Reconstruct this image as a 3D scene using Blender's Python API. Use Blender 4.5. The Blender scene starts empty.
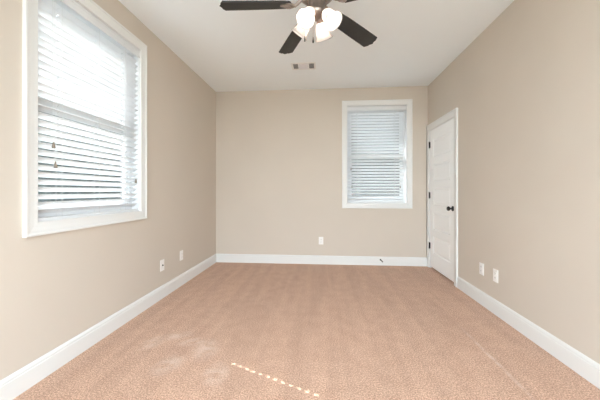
import bpy, bmesh, math, random
from mathutils import Vector, Matrix
random.seed(4)
S = bpy.context.scene
COL = S.collection
PI = math.pi

# ---------------------------------------------------------------- measures (metres)
W, D, H = 3.31, 4.41, 2.74          # room: x 0..W, y REAR..D, z 0..H
REAR = -0.50
WT = 0.14                           # wall thickness
FX, YAW, CX, CH = 280.93, 0.07732, 1.7005, 1.1398

# ---------------------------------------------------------------- camera
cam = bpy.data.cameras.new('camera')
cam.sensor_width = 36; cam.sensor_fit = 'HORIZONTAL'
cam.lens = 36 * FX / 600
cam.shift_y = -(200 - 191.23) / 600
cam.clip_start = 0.02
co = bpy.data.objects.new('camera', cam); COL.objects.link(co)
co.location = (CX, 0, CH); co.rotation_euler = (PI / 2, 0, YAW)
S.camera = co

# ---------------------------------------------------------------- world, sun, exposure
SKY, SUN, EXPO = 3.45, 6.6, 1.88
w = bpy.data.worlds.new('daylight'); S.world = w; w.use_nodes = True
nt = w.node_tree; nt.nodes.clear()
out = nt.nodes.new('ShaderNodeOutputWorld'); bg = nt.nodes.new('ShaderNodeBackground')
tc = nt.nodes.new('ShaderNodeTexCoord'); sp = nt.nodes.new('ShaderNodeSeparateXYZ'); cr = nt.nodes.new('ShaderNodeValToRGB')
nt.links.new(tc.outputs['Generated'], sp.inputs[0]); nt.links.new(sp.outputs['Z'], cr.inputs[0])
cr.color_ramp.elements[0].position = 0.0; cr.color_ramp.elements[0].color = (0.86, 0.93, 1.0, 1)
cr.color_ramp.elements[1].position = 0.9; cr.color_ramp.elements[1].color = (0.72, 0.85, 1.0, 1)
nt.links.new(cr.outputs[0], bg.inputs['Color']); bg.inputs['Strength'].default_value = SKY
nt.links.new(bg.outputs[0], out.inputs['Surface'])

sd = bpy.data.lights.new('sun', 'SUN'); sd.energy = SUN; sd.angle = 0.003; sd.color = (1.0, 0.98, 0.95)
so = bpy.data.objects.new('sun', sd); COL.objects.link(so)
_d = Vector((0.9155, -0.4022, -0.84)).normalized()
so.rotation_euler = _d.to_track_quat('-Z', 'Y').to_euler(); so.location = (-4, 4, 6)

def portal(loc, rot, sx, sz):
    # daylight enters through the window openings; the portal only guides sampling, it emits nothing
    a = bpy.data.lights.new('window_daylight', 'AREA'); a.shape = 'RECTANGLE'; a.size = sx; a.size_y = sz; a.cycles.is_portal = True
    o = bpy.data.objects.new('window_daylight', a); COL.objects.link(o); o.location = loc; o.rotation_euler = rot
portal((-WT - 0.02, 2.03, 1.71), (0, -PI / 2, 0), 1.5, 0.95)
portal((2.545, D + WT + 0.02, 1.71), (-PI / 2, 0, 0), 0.9, 1.5)
portal((1.655, REAR - WT - 0.02, 1.33), (PI / 2, 0, 0), 2.9, 2.38)

vs = S.view_settings
vs.view_transform = 'Standard'; vs.look = 'None'; vs.gamma = 1; vs.use_curve_mapping = False; vs.exposure = EXPO
S.cycles.max_bounces = 14; S.cycles.diffuse_bounces = 8; S.cycles.transparent_max_bounces = 16
S.cycles.use_denoising = True
S.cycles.caustics_reflective = False; S.cycles.caustics_refractive = False

# ---------------------------------------------------------------- materials
def mat(name, col, rough=0.6, metal=0.0, spec=0.5, bump=None, vary=None):
    m = bpy.data.materials.new(name); m.use_nodes = True
    n = m.node_tree.nodes; l = m.node_tree.links; b = n['Principled BSDF']
    b.inputs['Base Color'].default_value = (*col, 1); b.inputs['Roughness'].default_value = rough
    b.inputs['Metallic'].default_value = metal; b.inputs['Specular IOR Level'].default_value = spec
    if bump or vary:
        t = n.new('ShaderNodeTexCoord')
    if bump:
        sc, st, dist = bump
        x = n.new('ShaderNodeTexNoise'); x.inputs['Scale'].default_value = sc; x.inputs['Detail'].default_value = 3
        bp = n.new('ShaderNodeBump'); bp.inputs['Strength'].default_value = st; bp.inputs['Distance'].default_value = dist
        l.new(t.outputs['Object'], x.inputs['Vector']); l.new(x.outputs['Fac'], bp.inputs['Height']); l.new(bp.outputs[0], b.inputs['Normal'])
    if vary:
        sc, amt = vary
        x = n.new('ShaderNodeTexNoise'); x.inputs['Scale'].default_value = sc
        r = n.new('ShaderNodeValToRGB')
        r.color_ramp.elements[0].position = 0.35; r.color_ramp.elements[1].position = 0.65
        r.color_ramp.elements[0].color = (*[c * (1 - amt) for c in col], 1); r.color_ramp.elements[1].color = (*[min(1, c * (1 + amt)) for c in col], 1)
        l.new(t.outputs['Object'], x.inputs['Vector']); l.new(x.outputs['Fac'], r.inputs[0]); l.new(r.outputs[0], b.inputs['Base Color'])
    return m

M = {}
M['wall'] = mat('greige_wall_paint', (0.60, 0.535, 0.462), 0.75, spec=0.25, bump=(220, 0.05, 0.002), vary=(1.5, 0.012))
M['ceiling'] = mat('white_ceiling_paint', (0.84, 0.88, 0.90), 0.85, spec=0.2, bump=(150, 0.06, 0.002))
M['trim'] = mat('white_trim_paint', (0.75, 0.75, 0.735), 0.4, bump=(60, 0.02, 0.001))
M['door'] = mat('white_door_paint', (0.90, 0.91, 0.91), 0.4, bump=(90, 0.03, 0.001))
M['blind'] = mat('white_faux_wood', (0.72, 0.735, 0.75), 0.4, bump=(80, 0.02, 0.001))
M['cord'] = mat('pale_cord', (0.62, 0.62, 0.60), 0.8, vary=(300, 0.1))
M['tassel'] = mat('taupe_tassel_wood', (0.20, 0.16, 0.12), 0.5, vary=(200, 0.15))
M['vinyl'] = mat('white_vinyl_frame', (0.72, 0.73, 0.74), 0.45, bump=(60, 0.02, 0.001))
M['plate'] = mat('white_plastic_plate', (0.84, 0.82, 0.79), 0.35, bump=(60, 0.01, 0.001))
M['slot'] = mat('dark_socket_slot', (0.03, 0.03, 0.03), 0.6, vary=(100, 0.1))
M['black'] = mat('oil_rubbed_black_metal', (0.012, 0.012, 0.013), 0.32, metal=0.6, vary=(40, 0.2))
M['blade'] = mat('charcoal_blade_wood', (0.022, 0.022, 0.021), 0.5, bump=(120, 0.05, 0.001), vary=(12, 0.12))
M['pewter'] = mat('aged_pewter_metal', (0.30, 0.25, 0.22), 0.32, metal=0.85, bump=(40, 0.05, 0.001), vary=(25, 0.18))
M['vent'] = mat('white_enamel_vent', (0.78, 0.78, 0.77), 0.5, bump=(80, 0.02, 0.001))
M['louvre'] = mat('end_louvre_shade_grey', (0.50, 0.50, 0.50), 0.6, vary=(40, 0.05)); M['louvre2'] = mat('centre_louvre_shade_pale', (0.72, 0.71, 0.73), 0.6, vary=(40, 0.03))  # louvres of a white vent, greyed to put their shade into the colour
M['duct'] = mat('duct_shade_grey', (0.20, 0.20, 0.20), 0.7, vary=(30, 0.1))
M['exterior'] = mat('pale_exterior_siding', (0.60, 0.58, 0.54), 0.8, bump=(40, 0.1, 0.003))

def carpet():
    m = bpy.data.materials.new('rose_beige_carpet'); m.use_nodes = True
    n = m.node_tree.nodes; l = m.node_tree.links; b = n['Principled BSDF']
    b.inputs['Roughness'].default_value = 0.95; b.inputs['Specular IOR Level'].default_value = 0.1
    b.inputs['Sheen Weight'].default_value = 0.15
    t = n.new('ShaderNodeTexCoord')
    def noise(scale, detail=2, src=None, rough=0.5):
        x = n.new('ShaderNodeTexNoise'); x.inputs['Scale'].default_value = scale; x.inputs['Detail'].default_value = detail
        x.inputs['Roughness'].default_value = rough
        l.new(src or t.outputs['Object'], x.inputs['Vector']); return x.outputs['Fac']
    def ramp(f, p0, c0, p1, c1):
        r = n.new('ShaderNodeValToRGB'); e = r.color_ramp.elements
        e[0].position = p0; e[0].color = c0; e[1].position = p1; e[1].color = c1
        l.new(f, r.inputs[0]); return r.outputs[0]
    def mix(mode, fac, a, c):
        x = n.new('ShaderNodeMix'); x.data_type = 'RGBA'; x.blend_type = mode
        if isinstance(fac, float): x.inputs['Factor'].default_value = fac
        else: l.new(fac, x.inputs['Factor'])
        l.new(a, x.inputs['A'])
        if isinstance(c, tuple): x.inputs['B'].default_value = c
        else: l.new(c, x.inputs['B'])
        return x.outputs['Result']
    base = ramp(noise(120, 3, None, 0.75), 0.32, (0.225, 0.119, 0.076, 1), 0.68, (0.84, 0.555, 0.405, 1))
    # vacuum strokes running from the doorway towards the window wall
    mp = n.new('ShaderNodeMapping'); mp.inputs['Rotation'].default_value = (0, 0, 0.10); mp.inputs['Scale'].default_value = (6.5, 0.35, 1)
    l.new(t.outputs['Object'], mp.inputs[0])
    st = ramp(noise(1.6, 2, mp.outputs[0], 0.55), 0.40, (0.955, 0.955, 0.955, 1), 0.60, (1.04, 1.04, 1.04, 1))
    c = mix('MULTIPLY', 1.0, base, st)
    c = mix('MULTIPLY', 1.0, c, ramp(noise(9, 3), 0.35, (0.95, 0.94, 0.93, 1), 0.65, (1.04, 1.04, 1.04, 1)))
    # pale scuffs in the pile
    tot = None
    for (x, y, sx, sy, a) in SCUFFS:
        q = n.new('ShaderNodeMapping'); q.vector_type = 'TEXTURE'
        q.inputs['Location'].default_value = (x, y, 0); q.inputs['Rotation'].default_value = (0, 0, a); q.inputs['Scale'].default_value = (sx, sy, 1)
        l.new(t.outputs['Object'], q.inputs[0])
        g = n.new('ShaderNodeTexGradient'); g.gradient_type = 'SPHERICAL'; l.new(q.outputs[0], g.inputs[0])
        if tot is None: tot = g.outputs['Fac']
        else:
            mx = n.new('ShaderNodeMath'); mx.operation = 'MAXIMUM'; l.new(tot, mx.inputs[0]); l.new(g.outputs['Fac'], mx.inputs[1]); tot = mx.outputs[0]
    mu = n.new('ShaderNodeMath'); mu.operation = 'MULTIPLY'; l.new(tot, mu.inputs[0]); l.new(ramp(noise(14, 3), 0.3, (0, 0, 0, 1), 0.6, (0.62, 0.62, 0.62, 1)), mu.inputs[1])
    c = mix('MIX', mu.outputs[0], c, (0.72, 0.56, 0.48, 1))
    l.new(c, b.inputs['Base Color'])
    bp = n.new('ShaderNodeBump'); bp.inputs['Strength'].default_value = 0.55; bp.inputs['Distance'].default_value = 0.006
    l.new(noise(170, 2), bp.inputs['Height']); l.new(bp.outputs[0], b.inputs['Normal'])
    return m
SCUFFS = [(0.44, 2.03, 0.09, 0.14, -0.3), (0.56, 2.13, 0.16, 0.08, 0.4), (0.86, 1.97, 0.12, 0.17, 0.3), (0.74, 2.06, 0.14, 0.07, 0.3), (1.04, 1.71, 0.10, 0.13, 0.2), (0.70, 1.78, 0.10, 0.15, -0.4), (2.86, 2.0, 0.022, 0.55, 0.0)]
M['carpet'] = carpet()

def grass():
    m = mat('pale_dry_yard', (0.36, 0.34, 0.30), 0.95, bump=(30, 0.4, 0.05), vary=(3, 0.12)); return m
M['grass'] = grass()

def glass():
    m = bpy.data.materials.new('window_glass'); m.use_nodes = True
    n = m.node_tree.nodes; l = m.node_tree.links; n.clear()
    o = n.new('ShaderNodeOutputMaterial'); mx = n.new('ShaderNodeMixShader'); tr = n.new('ShaderNodeBsdfTransparent'); gl = n.new('ShaderNodeBsdfGlossy')
    fr = n.new('ShaderNodeFresnel'); fr.inputs[0].default_value = 1.45; gl.inputs['Roughness'].default_value = 0.02
    tr.inputs[0].default_value = (0.95, 0.97, 0.965, 1)
    ge = n.new('ShaderNodeNewGeometry'); iv = n.new('ShaderNodeMath'); iv.operation = 'SUBTRACT'; iv.inputs[0].default_value = 1
    mu = n.new('ShaderNodeMath'); mu.operation = 'MULTIPLY'     # the inner faces of the pane do not reflect a second time
    l.new(ge.outputs['Backfacing'], iv.inputs[1]); l.new(iv.outputs[0], mu.inputs[0]); l.new(fr.outputs[0], mu.inputs[1])
    l.new(mu.outputs[0], mx.inputs[0]); l.new(tr.outputs[0], mx.inputs[1]); l.new(gl.outputs[0], mx.inputs[2]); l.new(mx.outputs[0], o.inputs[0])
    return m
M['glass'] = glass()

def screen():  # see-through grey for the sheet added to dim incoming daylight
    m = bpy.data.materials.new('grey_dimming_screen'); m.use_nodes = True
    n = m.node_tree.nodes; l = m.node_tree.links; n.clear()
    o = n.new('ShaderNodeOutputMaterial'); mx = n.new('ShaderNodeMixShader'); tr = n.new('ShaderNodeBsdfTransparent'); df = n.new('ShaderNodeBsdfDiffuse')
    df.inputs[0].default_value = (0.10, 0.10, 0.11, 1); mx.inputs[0].default_value = 0.28
    l.new(tr.outputs[0], mx.inputs[1]); l.new(df.outputs[0], mx.inputs[2]); l.new(mx.outputs[0], o.inputs[0])
    return m
M['screen'] = screen()

def frosted():
    m = bpy.data.materials.new('frosted_lamp_glass'); m.use_nodes = True
    n = m.node_tree.nodes; l = m.node_tree.links; n.clear()
    o = n.new('ShaderNodeOutputMaterial'); m1 = n.new('ShaderNodeMixShader'); m2 = n.new('ShaderNodeMixShader')
    tl = n.new('ShaderNodeBsdfTranslucent'); df = n.new('ShaderNodeBsdfDiffuse'); gl = n.new('ShaderNodeBsdfGlossy')
    tl.inputs[0].default_value = (0.42, 0.38, 0.355, 1); df.inputs[0].default_value = (0.90, 0.86, 0.82, 1); gl.inputs['Roughness'].default_value = 0.25
    m1.inputs[0].default_value = 0.45; m2.inputs[0].default_value = 0.06
    l.new(tl.outputs[0], m1.inputs[1]); l.new(df.outputs[0], m1.inputs[2]); l.new(m1.outputs[0], m2.inputs[1]); l.new(gl.outputs[0], m2.inputs[2]); l.new(m2.outputs[0], o.inputs[0])
    return m
M['frosted'] = frosted()
def emit(name, col, s):
    m = bpy.data.materials.new(name); m.use_nodes = True
    b = m.node_tree.nodes['Principled BSDF']; b.inputs['Base Color'].default_value = (*col, 1)
    b.inputs['Emission Color'].default_value = (*col, 1); b.inputs['Emission Strength'].default_value = s
    return m
M['bulb'] = emit('lit_bulb', (1.0, 0.96, 0.92), 24.0)

# ---------------------------------------------------------------- mesh helpers
def obj(name, bm, m, parent=None, smooth=False, loc=None):
    bmesh.ops.recalc_face_normals(bm, faces=bm.faces)
    me = bpy.data.meshes.new(name); bm.to_mesh(me); bm.free()
    me.materials.append(m)
    if smooth:
        me.polygons.foreach_set('use_smooth', [True] * len(me.polygons))
    o = bpy.data.objects.new(name, me); COL.objects.link(o)
    if parent: o.parent = parent
    if loc: o.location = loc
    return o

def thing(name, label, cat, loc=(0, 0, 0), rot=(0, 0, 0), group=None, kind=None):
    o = bpy.data.objects.new(name, None); COL.objects.link(o)
    o.empty_display_size = 0.1
    o.location = loc; o.rotation_euler = rot
    if label: o['label'] = label
    if cat: o['category'] = cat
    if group: o['group'] = group
    if kind: o['kind'] = kind
    return o

def box(bm, x0, x1, y0, y1, z0, z1, bev=0.0):
    r = bmesh.ops.create_cube(bm, size=1)
    for v in r['verts']:
        v.co = Vector(((x0 + x1) / 2 + v.co.x * (x1 - x0), (y0 + y1) / 2 + v.co.y * (y1 - y0), (z0 + z1) / 2 + v.co.z * (z1 - z0)))
    if bev:
        es = list({e for v in r['verts'] for e in v.link_edges})
        bmesh.ops.bevel(bm, geom=es, offset=bev, segments=2, profile=0.5, affect='EDGES')
    return r['verts']

def lathe(bm, prof, n=24, mtx=None, cap=True):
    """prof: list of (r, z), turned about z."""
    rings = []
    for r, z in prof:
        if r < 1e-5:
            rings.append([bm.verts.new((0, 0, z))])
        else:
            rings.append([bm.verts.new((r * math.cos(2 * PI * i / n), r * math.sin(2 * PI * i / n), z)) for i in range(n)])
    for a, b in zip(rings, rings[1:]):
        for i in range(n):
            j = (i + 1) % n
            vs_ = [a[i % len(a)], a[j % len(a)], b[j % len(b)], b[i % len(b)]]
            u = []
            for v in vs_:
                if v not in u: u.append(v)
            if len(u) > 2: bm.faces.new(u)
    if cap:
        for rg in (rings[0], rings[-1]):
            if len(rg) > 2: bm.faces.new(rg)
    if mtx:
        for rg in rings:
            for v in rg: v.co = mtx @ v.co
    return rings

def tube(bm, pts, r, n=8):
    pts = [Vector(p) for p in pts]; rings = []
    for i, p in enumerate(pts):
        d = (pts[min(i + 1, len(pts) - 1)] - pts[max(i - 1, 0)]).normalized()
        u = d.orthogonal().normalized() if i == 0 else (rings_u - d * rings_u.dot(d)).normalized()
        rings_u = u; v = d.cross(u)
        rr = r[i] if isinstance(r, (list, tuple)) else r
        rings.append([bm.verts.new(p + (u * math.cos(2 * PI * k / n) + v * math.sin(2 * PI * k / n)) * rr) for k in range(n)])
    for a, b in zip(rings, rings[1:]):
        for k in range(n): bm.faces.new((a[k], a[(k + 1) % n], b[(k + 1) % n], b[k]))
    bm.faces.new(rings[0]); bm.faces.new(rings[-1])

def prism(bm, poly, axis, a, b):
    """extrude 2-D poly between a and b along axis (0 x, 1 y, 2 z); poly gives the two other coordinates in order."""
    def P(p, t):
        c = list(p); c.insert(axis, t); return bm.verts.new(c)
    A = [P(p, a) for p in poly]; B = [P(p, b) for p in poly]; n = len(poly)
    bm.faces.new(A); bm.faces.new(B)
    for i in range(n): bm.faces.new((A[i], A[(i + 1) % n], B[(i + 1) % n], B[i]))

def casing(bm, x0, x1, z0, z1, prof, open_bottom=False):
    """mitred frame about a hole in the plane y=0 (room on the -y side). prof: (u outwards, v towards the room)."""
    cs = [(x0, z0, -1, -1 if not open_bottom else 0), (x0, z1, -1, 1), (x1, z1, 1, 1), (x1, z0, 1, -1 if not open_bottom else 0)]
    R = [[bm.verts.new((x + sx * u, -v, z + sz * u)) for (u, v) in prof] for (x, z, sx, sz) in cs]
    n = len(prof)
    seq = [(0, 1), (1, 2), (2, 3)] + ([] if open_bottom else [(3, 0)])
    for a, b in seq:
        for k in range(n):
            k2 = (k + 1) % n
            bm.faces.new((R[a][k], R[a][k2], R[b][k2], R[b][k]))
    if open_bottom:
        bm.faces.new(R[0]); bm.faces.new(R[3])

CASING = [(0.0, 0.0), (0.0, 0.010), (0.004, 0.013), (0.028, 0.014), (0.050, 0.017), (0.062, 0.017), (0.064, 0.021), (0.072, 0.023), (0.080, 0.021), (0.080, 0.0)]

def frame_boxes(bm, x0, x1, y0, y1, z0, z1, wx, wz0, wz1=None):
    wz1 = wz0 if wz1 is None else wz1
    box(bm, x0, x0 + wx, y0, y1, z0, z1); box(bm, x1 - wx, x1, y0, y1, z0, z1)
    box(bm, x0 + wx, x1 - wx, y0, y1, z0, z0 + wz0); box(bm, x0 + wx, x1 - wx, y0, y1, z1 - wz1, z1)

# ---------------------------------------------------------------- room shell
def struct(name, bm, m, smooth=False):
    o = obj(name, bm, m, None, smooth); o['kind'] = 'structure'; return o

def wall_with_hole(name, axis, a0, a1, t0, t1, hole, z1=H):
    """axis 'x': runs along x from a0 to a1, thickness t0..t1 in y; axis 'y' the other way."""
    bm = bmesh.new()
    def b(p, q, z0, z1_):
        if axis == 'x': box(bm, p, q, t0, t1, z0, z1_)
        else: box(bm, t0, t1, p, q, z0, z1_)
    if hole:
        h0, h1, hz0, hz1 = hole
        b(a0, h0, 0, z1); b(h1, a1, 0, z1)
        if hz0 > 0: b(h0, h1, 0, hz0)
        b(h0, h1, hz1, z1)
    else: b(a0, a1, 0, z1)
    return struct(name, bm, M['wall'])

WL = (1.553, 2.510, 0.955, 2.462)       # window opening in the left wall (y0, y1, z0, z1)
WB = (2.094, 2.996, 0.955, 2.462)       # window opening in the back wall (x0, x1, z0, z1)
DR = (3.535, 4.355, 2.057)              # door opening in the right wall (y0, y1, top)
WR = (0.20, 3.11, 0.14, 2.52)           # unseen wide window added behind the camera for fill daylight
wall_with_hole('wall_left', 'y', REAR - WT, D + WT, -WT, 0, WL)
wall_with_hole('wall_back', 'x', 0, W, D, D + WT, WB)
wall_with_hole('wall_rear', 'x', 0, W, REAR - WT, REAR, WR)
bm = bmesh.new()                        # right wall: the door opening is a recess with solid wall behind it
box(bm, W, W + 0.06, REAR - WT, DR[0], 0, H); box(bm, W, W + 0.06, DR[1], D + WT, 0, H)
box(bm, W, W + 0.06, DR[0], DR[1], DR[2], H); box(bm, W + 0.06, W + WT, REAR - WT, D + WT, 0, H)
struct('wall_right', bm, M['wall'])
bm = bmesh.new(); box(bm, -WT, W + WT, REAR - WT, D + WT, -0.35, 0); struct('floor', bm, M['carpet'])
bm = bmesh.new(); box(bm, -WT, W + WT, REAR - WT, D + WT, H, H + 0.2); struct('ceiling', bm, M['ceiling'])
bm = bmesh.new()
box(bm, -40, 40, -40, 40, -0.45, -0.352)
struct('ground', bm, M['grass'])

M['leaves'] = mat('added_hedge_leaves', (0.045, 0.055, 0.048), 0.9, bump=(9, 1.0, 0.1), vary=(5, 0.45))
def added_hedge(name, x0, x1, y0, y1, h, label):  # unseen greenery added to hide bright sky behind the blinds
    """dark leafy block added outside to darken the gaps between slats: rounded body with a lumpy leafy surface"""
    bm = bmesh.new()
    nx, ny, nz = max(2, int((x1 - x0) / 0.22)), max(2, int((y1 - y0) / 0.22)), int(h / 0.22)
    box(bm, x0, x1, y0, y1, -0.36, h - 0.36)
    bmesh.ops.subdivide_edges(bm, edges=[e for e in bm.edges], cuts=18, use_grid_fill=True)
    rnd = random.Random(int(h * 100 + x0 * 10))
    c = Vector(((x0 + x1) / 2, (y0 + y1) / 2, h / 2))
    for v in bm.verts:
        if v.co.z > -0.3:
            q = v.co
            k = 0.10 * math.sin(q.x * 2.1 + q.z * 3.3) + 0.10 * math.sin(q.y * 1.7 + q.z * 2.3 + 1.0) + rnd.uniform(-0.06, 0.06)
            d_ = (q - c); d_.z *= 0.3; d_.normalize(); v.co = q + d_ * k
            if q.z > h - 0.45: v.co.z += 0.15 * math.sin(q.x * 1.3 + q.y * 1.9) + rnd.uniform(-0.05, 0.05)
    o = obj(name, bm, M['leaves'], None, True)
    o['label'] = label; o['category'] = 'added_hedge'
    return o
added_hedge('added_hedge', -4.6, -3.2, -1.0, 9.5, 3.9, 'dark leafy block added outside to darken the slat gaps of the left window')
added_hedge('added_hedge', -1.0, 9.0, 8.2, 9.6, 4.3, 'dark leafy block added outside to darken the slat gaps of the far window')

bm = bmesh.new(); box(bm, -WT - 0.42, -WT, REAR - WT, D + WT + 0.35, H - 0.02, H + 0.16); box(bm, -WT, W + WT, D + WT, D + WT + 0.35, H - 0.02, H + 0.16)
struct('shading_eaves', bm, M['exterior'])  # unseen overhang added to shade the blinds from sky and sun

BASE = [(0, 0), (0.015, 0), (0.015, 0.104), (0.0115, 0.108), (0.0125, 0.113), (0.012, 0.121), (0.006, 0.131), (0.0, 0.135)]
def baseboard(name, p, q, nrm):
    p = Vector(p); q = Vector(q); nrm = Vector(nrm)
    bm = bmesh.new()
    A = [bm.verts.new((p.x + nrm.x * u, p.y + nrm.y * u, z)) for u, z in BASE]
    B = [bm.verts.new((q.x + nrm.x * u, q.y + nrm.y * u, z)) for u, z in BASE]
    bm.faces.new(A); bm.faces.new(B)
    for i in range(len(BASE)):
        j = (i + 1) % len(BASE); bm.faces.new((A[i], A[j], B[j], B[i]))
    return struct(name, bm, M['trim'])
baseboard('baseboard_left', (0, REAR, 0), (0, D, 0), (1, 0))
baseboard('baseboard_back', (0.0, D, 0), (W, D, 0), (0, -1))
baseboard('baseboard_right', (W, REAR, 0), (W, DR[0] - 0.086, 0), (-1, 0))
baseboard('baseboard_rear', (0.0, REAR, 0), (W, REAR, 0), (0, 1))

# ---------------------------------------------------------------- windows (local frame: x along wall, -y into the room, z up)
def window(name, loc, rot, w_, z0, z1, split=True):
    r = thing(name, None, None, loc, rot, kind='structure')
    bm = bmesh.new(); casing(bm, 0, w_, z0, z1, CASING); obj('casing', bm, M['trim'], r)
    bm = bmesh.new()                                   # jamb lining and outer frame
    frame_boxes(bm, 0, w_, 0.0, WT, z0, z1, 0.004, 0.004)
    frame_boxes(bm, 0.004, w_ - 0.004, 0.075, WT + 0.01, z0 + 0.004, z1 - 0.004, 0.038, 0.043, 0.038)
    obj('window_frame', bm, M['vinyl'], r)
    X0, X1, Z0, Z1 = 0.042, w_ - 0.042, z0 + 0.047, z1 - 0.042
    zm = (Z0 + Z1) / 2 - 0.01
    if split:
        for nm, a, b, y in (('upper_sash', zm - 0.02, Z1, 0.115), ('lower_sash', Z0, zm + 0.02, 0.088)):
            bm = bmesh.new(); frame_boxes(bm, X0, X1, y, y + 0.024, a, b, 0.035, 0.04, 0.04); s = obj(nm, bm, M['vinyl'], r)
            bm = bmesh.new(); box(bm, X0 + 0.035, X1 - 0.035, y + 0.010, y + 0.014, a + 0.04, b - 0.04); obj('pane', bm, M['glass'], s)
        bm = bmesh.new(); box(bm, X0 - 0.01, X1 + 0.01, WT + 0.002, WT + 0.003, Z0 - 0.01, Z1 + 0.01); obj('dimming_screen', bm, M['screen'], r)  # unseen sheet added to dim the daylight on the blind
    else:
        n = 3; st = (X1 - X0) / n
        for k in range(n):
            bm = bmesh.new(); frame_boxes(bm, X0 + k * st, X0 + (k + 1) * st, 0.10, 0.124, Z0, Z1, 0.035, 0.04, 0.04); s = obj('sash', bm, M['vinyl'], r)
            bm = bmesh.new(); box(bm, X0 + k * st + 0.035, X0 + (k + 1) * st - 0.035, 0.110, 0.114, Z0 + 0.04, Z1 - 0.04); obj('pane', bm, M['glass'], s)
    return r
window('window_1', (0, WL[0], 0), (0, 0, PI / 2), WL[1] - WL[0], WL[2], WL[3])
window('window_2', (WB[0], D, 0), (0, 0, 0), WB[1] - WB[0], WB[2], WB[3])
window('fill_window_3', (WR[1], REAR, 0), (0, 0, PI), WR[1] - WR[0], WR[2], WR[3], split=False)  # added opening that lets sky light fill the room

# ---------------------------------------------------------------- blinds
SW, PITCH, TILT = 0.050, 0.0457, math.radians(34)
def slat_piece(bm, x0, x1, ta, tb, zc, yc, tilt, n):
    up, lo = [], []
    for i in range(n + 1):
        t = ta + (tb - ta) * i / n
        c = 0.0022 * (1 - (2 * t) ** 2)
        for lst, dz in ((up, c + 0.0014), (lo, c - 0.0014)):
            a = t * SW
            lst.append((yc + a * math.cos(tilt) + dz * math.sin(tilt), zc - a * math.sin(tilt) + dz * math.cos(tilt)))
    prism(bm, up + lo[::-1], 0, x0, x1)

def blind(loc, rot, w_, z0, z1, holes, lifts, label):
    """hangs in the opening; origin at the lower end of the opening, in the wall's room face."""
    r = thing('window_blind', label, 'window blind', loc, rot, group='white window blinds')
    yc = 0.034
    # headrail with valance
    bm = bmesh.new(); box(bm, 0.004, w_ - 0.004, 0.010, 0.058, z1 - 0.050, z1 - 0.004); obj('headrail', bm, M['blind'], r)
    bm = bmesh.new()
    prism(bm, [(0.008, z1 - 0.004), (0.000, z1 - 0.004), (-0.004, z1 - 0.010), (-0.004, z1 - 0.018), (0.0, z1 - 0.024), (0.0, z1 - 0.060), (-0.004, z1 - 0.066), (-0.002, z1 - 0.074), (0.008, z1 - 0.074)], 0, 0.0, w_ + (0.0 if w_ > 0.9 else 0.033))
    obj('valance', bm, M['blind'], r)
    zb = z0 + 0.008
    zs = []
    z = zb + 0.046
    while z < z1 - 0.082: zs.append(z); z += PITCH
    bm = bmesh.new()
    rnd = random.Random(7)
    for i, z in enumerate(zs):
        tl = TILT + rnd.uniform(-0.03, 0.03)
        x = 0.001
        for h in holes:
            hw = 0.0100 if h > 0.72 and w_ > 0.9 else 0.0022
            if i == 0: hw = 0.0022      # the farthest route hole is the widest
            slat_piece(bm, x, h - hw, -0.5, 0.5, z, yc, tl, 4)
            slat_piece(bm, h - hw, h + hw, -0.5, -0.18, z, yc, tl, 2)
            slat_piece(bm, h - hw, h + hw, 0.18, 0.5, z, yc, tl, 2)
            x = h + hw
        slat_piece(bm, x, w_ - 0.001, -0.5, 0.5, z, yc, tl, 4)
    obj('slats', bm, M['blind'], r)
    bm = bmesh.new(); box(bm, 0.004, w_ - 0.004, yc - 0.025, yc + 0.025, zb - 0.009, zb + 0.009, 0.003); obj('bottom_rail', bm, M['blind'], r)
    for h in holes:
        bm = bmesh.new()
        ca, sa = math.cos(TILT) * 0.026, math.sin(TILT) * 0.026
        for y in (yc - ca, yc + ca): tube(bm, [(h + 0.011, y, zb + 0.008), (h + 0.011, y, z1 - 0.052)], 0.0009, 6)
        obj('ladder_cord', bm, M['cord'], r)
    for (x, zt) in lifts:
        bm = bmesh.new(); tube(bm, [(x, -0.006, z1 - 0.070), (x, -0.007, zt + 0.02)], 0.0011, 6)
        c = obj('pull_cord', bm, M['cord'], r)
        bm = bmesh.new(); lathe(bm, [(0.0, 0.022), (0.004, 0.022), (0.0055, 0.012), (0.0085, -0.004), (0.010, -0.014), (0.0085, -0.019), (0, -0.019)], 14, Matrix.Translation((x, -0.011, zt)))
        obj('tassel', bm, M['tassel'], c, True)
    return r
blind((0, WL[0] + 0.005, 0), (0, 0, PI / 2), WL[1] - WL[0] - 0.012, WL[2] + 0.005, WL[3] - 0.005,
      (0.163, 0.476, 0.765), ((0.092, 1.429), (0.105, 1.307), (0.880, 1.233)),
      'large white horizontal slat blind hanging in the left wall window, tall in the foreground')
blind((WB[0] + 0.005, D, 0), (0, 0, 0), WB[1] - WB[0] - 0.044, WB[2] + 0.005, WB[3] - 0.005,
      (0.148, 0.718), ((0.054, 1.485), (0.069, 1.213), (0.797, 1.205)),
      'smaller white horizontal slat blind hanging in the far wall window beside the door')

# ---------------------------------------------------------------- door (local frame: x along -y world? built directly in world axes)
d = thing('door_1', None, None, (W, DR[0], 0), (0, 0, 0), kind='structure')
dw, dt = DR[1] - DR[0], DR[2]
# door local: y along the wall (0..dw), -x into the room
bm = bmesh.new(); casing(bm, 0.006, dw - 0.006, 0, dt - 0.006, CASING, open_bottom=True)
R90 = Matrix.Rotation(-PI / 2, 4, 'Z')        # x->-y , -y -> -x : flip so that x runs along +y
for v in bm.verts:
    x, y, z = v.co; v.co = (y, x, z)
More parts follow.
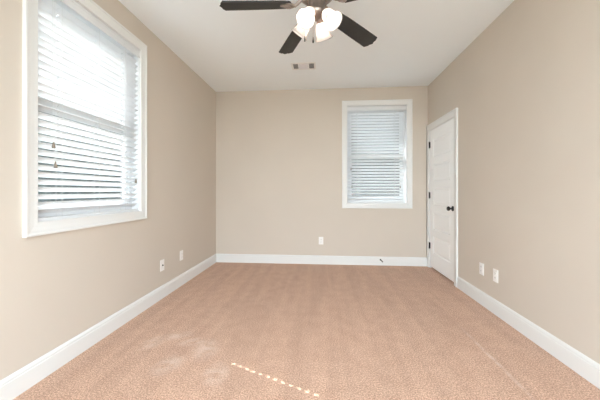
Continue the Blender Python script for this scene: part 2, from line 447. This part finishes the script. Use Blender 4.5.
# the far leg of the casing is scribed to the corner
for v in bm.verts:
    v.co.y = min(v.co.y, D - 0.001 - DR[0]); 
obj('casing', bm, M['trim'], d)
bm = bmesh.new()
box(bm, 0, 0.058, 0, 0.014, 0, dt); box(bm, 0, 0.058, dw - 0.014, dw, 0, dt); box(bm, 0, 0.058, 0.014, dw - 0.014, dt - 0.014, dt)
box(bm, 0.044, 0.058, 0.014, 0.024, 0, dt - 0.014); box(bm, 0.044, 0.058, dw - 0.024, dw - 0.014, 0, dt - 0.014)
obj('door_jamb', bm, M['trim'], d)
L0, L1, LZ0, LZ1 = 0.0165, dw - 0.0165, 0.026, dt - 0.020
bm = bmesh.new()
XF = 0.004
s0, s1 = L0 + 0.118, L1 - 0.125
panels = [(0.235, 0.490), (0.585, 0.840), (0.935, 1.190), (1.285, 1.540), (1.635, 1.890)]
box(bm, XF + 0.012, 0.040, L0, L1, LZ0, LZ1)
box(bm, XF, XF + 0.012, L0, s0, LZ0, LZ1); box(bm, XF, XF + 0.012, s1, L1, LZ0, LZ1)
zz = LZ0
for a, b in panels + [(LZ1, LZ1)]:
    box(bm, XF, XF + 0.012, s0, s1, zz, a); zz = b
for a, b in panels:
    rr = []
    for ins, dep in ((0, 0.0), (0.004, 0.005), (0.012, 0.009), (0.024, 0.009), (0.044, 0.002)):
        rr.append([bm.verts.new((XF + dep, y, z)) for y, z in ((s0 + ins, a + ins), (s1 - ins, a + ins), (s1 - ins, b - ins), (s0 + ins, b - ins))])
    for p, q in zip(rr, rr[1:]):
        for k in range(4): bm.faces.new((p[k], p[(k + 1) % 4], q[(k + 1) % 4], q[k]))
    bm.faces.new(rr[-1])
obj('door_leaf', bm, M['door'], d)
for z in (0.33, 1.08, 1.83):
    bm = bmesh.new()
    yh = L1 + 0.002
    lathe(bm, [(0, -0.050), (0.004, -0.050), (0.0075, -0.045), (0.0075, 0.045), (0.004, 0.050), (0, 0.050)], 12, Matrix.Translation((-0.006, yh, z)))
    box(bm, XF - 0.003, XF - 0.0002, yh - 0.020, yh, z - 0.044, z + 0.044)
    box(bm, -0.003, 0.0, yh, yh + 0.010, z - 0.044, z + 0.044)
    h = obj('hinge', bm, M['black'], d); h['label'] = 'black metal hinge'
RX = Matrix.Rotation(-PI / 2, 4, 'Y')          # z -> -x
bm = bmesh.new()
lathe(bm, [(0, 0.0), (0.033, 0.0), (0.033, 0.004), (0.028, 0.009), (0.014, 0.011), (0, 0.011)], 28, Matrix.Translation((XF, 0.068, 0.925)) @ RX)
k = obj('rosette', bm, M['black'], d, True); k['label'] = 'black round rosette'
bm = bmesh.new()
lathe(bm, [(0.011, 0.009), (0.011, 0.030), (0.020, 0.037), (0.0275, 0.048), (0.028, 0.058), (0.021, 0.067), (0.010, 0.070), (0, 0.0705)], 28, Matrix.Translation((XF, 0.068, 0.925)) @ RX)
kk = obj('door_knob', bm, M['black'], k, True); kk['label'] = 'black round door knob'

# ---------------------------------------------------------------- wall plates (local frame: plate in x-z, room on -y)
def plate(loc, rot, kind, label, group):
    nm = {'outlet': 'wall_outlet', 'jack': 'cable_jack_plate'}[kind]
    r = thing(nm, label, 'outlet' if kind == 'outlet' else 'wall jack', loc, rot, group=group)
    bm = bmesh.new(); box(bm, -0.036, 0.036, -0.006, 0.0, -0.059, 0.059, 0.002); obj('cover_plate', bm, M['plate'], r)
    if kind == 'outlet':
        for dz in (-0.020, 0.020):
            bm = bmesh.new()
            pts = []
            for i in range(24):
                a = 2 * PI * i / 24
                pts.append((max(-0.0165, min(0.0165, 0.0185 * math.cos(a))), dz + max(-0.0135, min(0.0135, 0.0185 * math.sin(a)))))
            prism(bm, pts, 1, -0.0085, -0.0055)
            s = obj('socket', bm, M['plate'], r)
            bm = bmesh.new()
            box(bm, -0.0078, -0.0055, -0.0090, -0.0083, dz - 0.002, dz + 0.007); box(bm, 0.0055, 0.0078, -0.0090, -0.0083, dz - 0.002, dz + 0.007)
            box(bm, -0.0022, 0.0022, -0.0090, -0.0083, dz - 0.0095, dz - 0.0055)
            obj('slots', bm, M['slot'], s)
        bm = bmesh.new(); lathe(bm, [(0, 0.006), (0.003, 0.006), (0.003, 0.0072), (0, 0.0076)], 12, Matrix.Rotation(PI / 2, 4, 'X')); obj('screw', bm, M['plate'], r)
    else:
        bm = bmesh.new(); lathe(bm, [(0, 0.005), (0.0085, 0.005), (0.0085, 0.008), (0.0055, 0.009), (0.0050, 0.016), (0.0, 0.016)], 16, Matrix.Rotation(PI / 2, 4, 'X'))
        obj('coax_socket', bm, M['slot'], r)
        for dz in (-0.042, 0.042):
            bm = bmesh.new(); lathe(bm, [(0, 0.0055), (0.003, 0.0055), (0.003, 0.0068), (0, 0.0072)], 12, Matrix.Translation((0, 0, dz)) @ Matrix.Rotation(PI / 2, 4, 'X'))
            obj('screw', bm, M['plate'], r)
    return r
plate((0.0005, 2.876, 0.350), (0, 0, PI / 2), 'jack', 'white plate with a dark centre socket, nearer of two on the left wall', 'white wall plates')
plate((0.0005, 3.287, 0.362), (0, 0, PI / 2), 'outlet', 'white outlet on the left wall, farther one, closer to the room corner', 'white wall plates')
plate((1.689, D - 0.0005, 0.366), (0, 0, 0), 'outlet', 'lone white outlet on the far wall, left of the blind-covered window', 'white wall plates')
plate((W - 0.0005, 2.965, 0.358), (0, 0, -PI / 2), 'outlet', 'white outlet on the right wall, the one closer to the white door', 'white wall plates')
plate((W - 0.0005, 2.735, 0.357), (0, 0, -PI / 2), 'outlet', 'white outlet on the right wall, the one farther from the door', 'white wall plates')

# ---------------------------------------------------------------- door stop on the back baseboard
r = thing('door_stop', 'small dark spring door stop sticking out of the far baseboard', 'door stop', (2.600, D - 0.0148, 0.088), (0, 0, 0))
DS = Matrix.Rotation(PI / 2, 4, 'X') @ Matrix.Identity(4)     # z -> -y
DSR = Matrix.Rotation(0.22, 4, 'Z') @ Matrix.Rotation(0.18, 4, 'X') @ DS
bm = bmesh.new(); lathe(bm, [(0, 0), (0.012, 0), (0.011, 0.004), (0.006, 0.008), (0, 0.008)], 16, DS); obj('base', bm, M['black'], r)
bm = bmesh.new()
tube(bm, [DSR @ Vector((0.0055 * math.cos(a * 0.7), 0.0055 * math.sin(a * 0.7), 0.004 + a * 0.0005)) for a in range(0, 116)], 0.0012, 5); obj('spring', bm, M['black'], r)
bm = bmesh.new(); lathe(bm, [(0, 0.060), (0.0075, 0.060), (0.0085, 0.066), (0.0085, 0.076), (0.006, 0.080), (0, 0.080)], 16, DSR); t_ = obj('bumper_tip', bm, M['slot'], r)

# ---------------------------------------------------------------- ceiling vent
vr = thing('ceiling_vent', 'small white ceiling air vent with dark louvred ends, beyond the fan', 'air vent', (1.470, 3.578, H))
hx, hy = 0.155, 0.098
bm = bmesh.new()
for (a, b, c, e) in ((-hx, hx, -hy, -hy + 0.026), (-hx, hx, hy - 0.026, hy), (-hx, -hx + 0.026, -hy + 0.026, hy - 0.026), (hx - 0.026, hx, -hy + 0.026, hy - 0.026)):
    box(bm, a, b, c, e, -0.007, -0.0005)
for x in (-0.066, 0.066): box(bm, x - 0.004, x + 0.004, -hy + 0.026, hy - 0.026, -0.007, -0.001)
obj('frame', bm, M['vent'], vr)
bm = bmesh.new(); box(bm, -hx + 0.01, hx - 0.01, -hy + 0.01, hy - 0.01, -0.0015, -0.0005); obj('duct_shade_sheet', bm, M['duct'], vr)  # flat dark sheet in place of the shaded hollow above
for sx in (-1, 1):
    bm = bmesh.new()
    for i in range(4):
        x = sx * (0.080 + i * 0.0150)
        y0, y1 = -hy + 0.027, hy - 0.027
        xb = x + sx * 0.006
        v = [bm.verts.new(c) for c in ((x, y0, -0.0016), (x + 0.0015, y0, -0.0016), (xb + 0.0015, y0, -0.010), (xb, y0, -0.010), (x, y1, -0.0016), (x + 0.0015, y1, -0.0016), (xb + 0.0015, y1, -0.010), (xb, y1, -0.010))]
        for f in ((0, 1, 2, 3), (4, 5, 6, 7), (0, 1, 5, 4), (1, 2, 6, 5), (2, 3, 7, 6), (3, 0, 4, 7)): bm.faces.new([v[q] for q in f])
    obj('end_louvres', bm, M['louvre'], vr)
bm = bmesh.new()
for i in range(8):
    y = -hy + 0.034 + i * 0.0180
    prism(bm, [(y, -0.0016), (y + 0.0015, -0.0016), (y + 0.0130, -0.0075), (y + 0.0115, -0.0085)], 0, -0.062, 0.062)
obj('centre_louvres', bm, M['louvre2'], vr)

# ---------------------------------------------------------------- ceiling fan
FXC, FYC, BZ = 1.664, 1.962, 2.4426
fan = thing('ceiling_fan', 'dark five blade ceiling fan with four lit bell glass shades', 'ceiling fan', (FXC, FYC, H))
def zf(z): return z - H
bm = bmesh.new(); lathe(bm, [(0, zf(2.739)), (0.070, zf(2.739)), (0.068, zf(2.72)), (0.050, zf(2.685)), (0.022, zf(2.672)), (0, zf(2.672))], 32); obj('canopy', bm, M['pewter'], fan, True)
bm = bmesh.new(); lathe(bm, [(0.012, zf(2.68)), (0.012, zf(2.57))], 16); obj('downrod', bm, M['pewter'], fan, True)
bm = bmesh.new(); lathe(bm, [(0, zf(2.615)), (0.030, zf(2.615)), (0.040, zf(2.602)), (0.085, zf(2.592)), (0.118, zf(2.575)), (0.128, zf(2.550)), (0.128, zf(2.520)), (0.120, zf(2.500)), (0.100, zf(2.485)), (0.096, zf(2.477)), (0.060, zf(2.470)), (0, zf(2.470))], 40)
obj('motor_housing', bm, M['pewter'], fan, True)
bm = bmesh.new(); lathe(bm, [(0, zf(2.471)), (0.058, zf(2.471)), (0.060, zf(2.455)), (0.056, zf(2.440)), (0.056, zf(2.395)), (0.064, zf(2.388)), (0.064, zf(2.378)), (0.050, zf(2.360)), (0.030, zf(2.345)), (0.014, zf(2.340)), (0.010, zf(2.328)), (0.0, zf(2.324))], 32)
kit = obj('light_kit', bm, M['pewter'], fan, True)

def blade_mesh():
    bm = bmesh.new()
    o = [(0.180, -0.034), (0.195, -0.054), (0.30, -0.061), (0.45, -0.065), (0.634, -0.068), (0.652, -0.036), (0.650, -0.024), (0.664, 0.0), (0.650, 0.024), (0.652, 0.036), (0.634, 0.068), (0.45, 0.065), (0.30, 0.061), (0.195, 0.054), (0.180, 0.034)]
    prism(bm, [(x, y) for x, y in o], 2, -0.003, 0.003)
    bmesh.ops.recalc_face_normals(bm, faces=bm.faces)
    return bm
def iron_mesh():
    bm = bmesh.new()
    # arm leaving the motor, dropping to the blade, then a scrolled plate under it
    tube(bm, [(0.075, 0, 0.036), (0.105, 0, 0.030), (0.130, 0, 0.008), (0.150, 0, -0.006), (0.185, 0, -0.0085)], [0.013, 0.012, 0.011, 0.011, 0.009], 10)
    pl = []
    for i in range(28):
        a = 2 * PI * i / 28
        rr = 0.030 + 0.007 * math.cos(3 * a)
        pl.append((0.205 + rr * 1.35 * math.cos(a), rr * 1.1 * math.sin(a)))
    prism(bm, pl, 2, -0.0085, -0.0035)
    for s in (-1, 1):
        tube(bm, [(0.150, 0, -0.007), (0.165, s * 0.020, -0.008), (0.185, s * 0.034, -0.008), (0.203, s * 0.036, -0.0075), (0.212, s * 0.026, -0.0075)], 0.0055, 8)
    for (x, y) in ((0.195, 0), (0.222, 0.018), (0.222, -0.018)):
        lathe(bm, [(0, -0.0120), (0.004, -0.0110), (0.0055, -0.0085), (0, -0.0085)], 10, Matrix.Translation((x, y, 0)))
    return bm
bl = im = None
for kx in range(5):
    a = math.radians(189.18 - 72 * kx)
    mt = Matrix.Translation((0, 0, BZ - H)) @ Matrix.Rotation(a, 4, 'Z') @ Matrix.Rotation(0.0711, 4, 'Y') @ Matrix.Rotation(math.radians(-11), 4, 'X')
    if bl is None:
        bl = obj('blade', blade_mesh(), M['blade'], fan); im = obj('blade_iron', iron_mesh(), M['pewter'], bl); im['label'] = 'scrolled pewter blade iron'
        b_ = bl
    else:
        b_ = bl.copy(); COL.objects.link(b_); b_.parent = fan
        i_ = im.copy(); COL.objects.link(i_); i_.parent = b_
    b_.matrix_local = mt

def shade_mesh():
    # axis along +z from the neck (z=0) to the flared mouth
    bm = bmesh.new()
    prof = [(0.020, 0.0), (0.026, 0.006), (0.036, 0.022), (0.043, 0.045), (0.046, 0.070), (0.051, 0.092), (0.062, 0.112), (0.067, 0.118)]
    n = 32; rings = []
    for r_, z in prof + [(r_ - 0.0025, z - 0.0005) for r_, z in prof[::-1]]:
        rings.append([bm.verts.new((r_ * math.cos(2 * PI * i / n), r_ * math.sin(2 * PI * i / n), z)) for i in range(n)])
    for p, q in zip(rings, rings[1:]):
        for i in range(n): bm.faces.new((p[i], p[(i + 1) % n], q[(i + 1) % n], q[i]))
    return bm
def socket_mesh():
    bm = bmesh.new(); lathe(bm, [(0, -0.026), (0.012, -0.026), (0.022, -0.018), (0.024, -0.004), (0.027, 0.002), (0.027, 0.006), (0.016, 0.006), (0.016, 0.012), (0, 0.012)], 24); return bm
def bulb_mesh():
    bm = bmesh.new(); lathe(bm, [(0, 0.014), (0.012, 0.014), (0.013, 0.030), (0.020, 0.046), (0.0240, 0.062), (0.022, 0.076), (0.013, 0.087), (0, 0.091)], 20); return bm
sh = None
for deg in (240, 325, 68, 153):
    a = math.radians(deg)
    dr = Vector((math.cos(a) * 0.64, math.sin(a) * 0.64, -0.768)).normalized()
    base = Vector((math.cos(a) * 0.068, math.sin(a) * 0.068, zf(2.360)))
    mt = Matrix.Translation(base) @ dr.to_track_quat('Z', 'Y').to_matrix().to_4x4()
    if sh is None:
        sh = obj('lamp_shade', shade_mesh(), M['frosted'], fan, True); sk = obj('lamp_socket', socket_mesh(), M['pewter'], sh, True); bb = obj('bulb', bulb_mesh(), M['bulb'], sh, True)
        s_ = sh
    else:
        s_ = sh.copy(); COL.objects.link(s_); s_.parent = fan
        for c in (sk, bb):
            q = c.copy(); COL.objects.link(q); q.parent = s_
    s_.matrix_local = mt
    # curved arm from the kit to the socket
    bm = bmesh.new()
    e0 = Vector((math.cos(a) * 0.045, math.sin(a) * 0.045, zf(2.385))); e1 = base - dr * 0.020; 
    tube(bm, [e0, (e0 + e1) / 2 + Vector((0, 0, 0.008)), e1], 0.008, 10); obj('lamp_arm', bm, M['pewter'], fan, True)
for (x, y, zl) in ((-0.080, -0.030, 2.178), (-0.022, -0.045, 2.160)):
    bm = bmesh.new()
    n = 26
    tube(bm, [(x * 0.55, y * 0.9, zf(2.400)), (x * 0.95, y, zf(2.388)), (x, y, zf(2.36)), (x, y, zf(zl + 0.028))], 0.0010, 6)
    c = obj('pull_chain', bm, M['pewter'], fan)
    bm = bmesh.new(); lathe(bm, [(0, 0.030), (0.0022, 0.030), (0.0030, 0.020), (0.0055, 0.004), (0.0060, -0.004), (0.003, -0.009), (0, -0.009)], 12, Matrix.Translation((x, y, zf(zl)))); obj('chain_pull', bm, M['blade'], c, True)
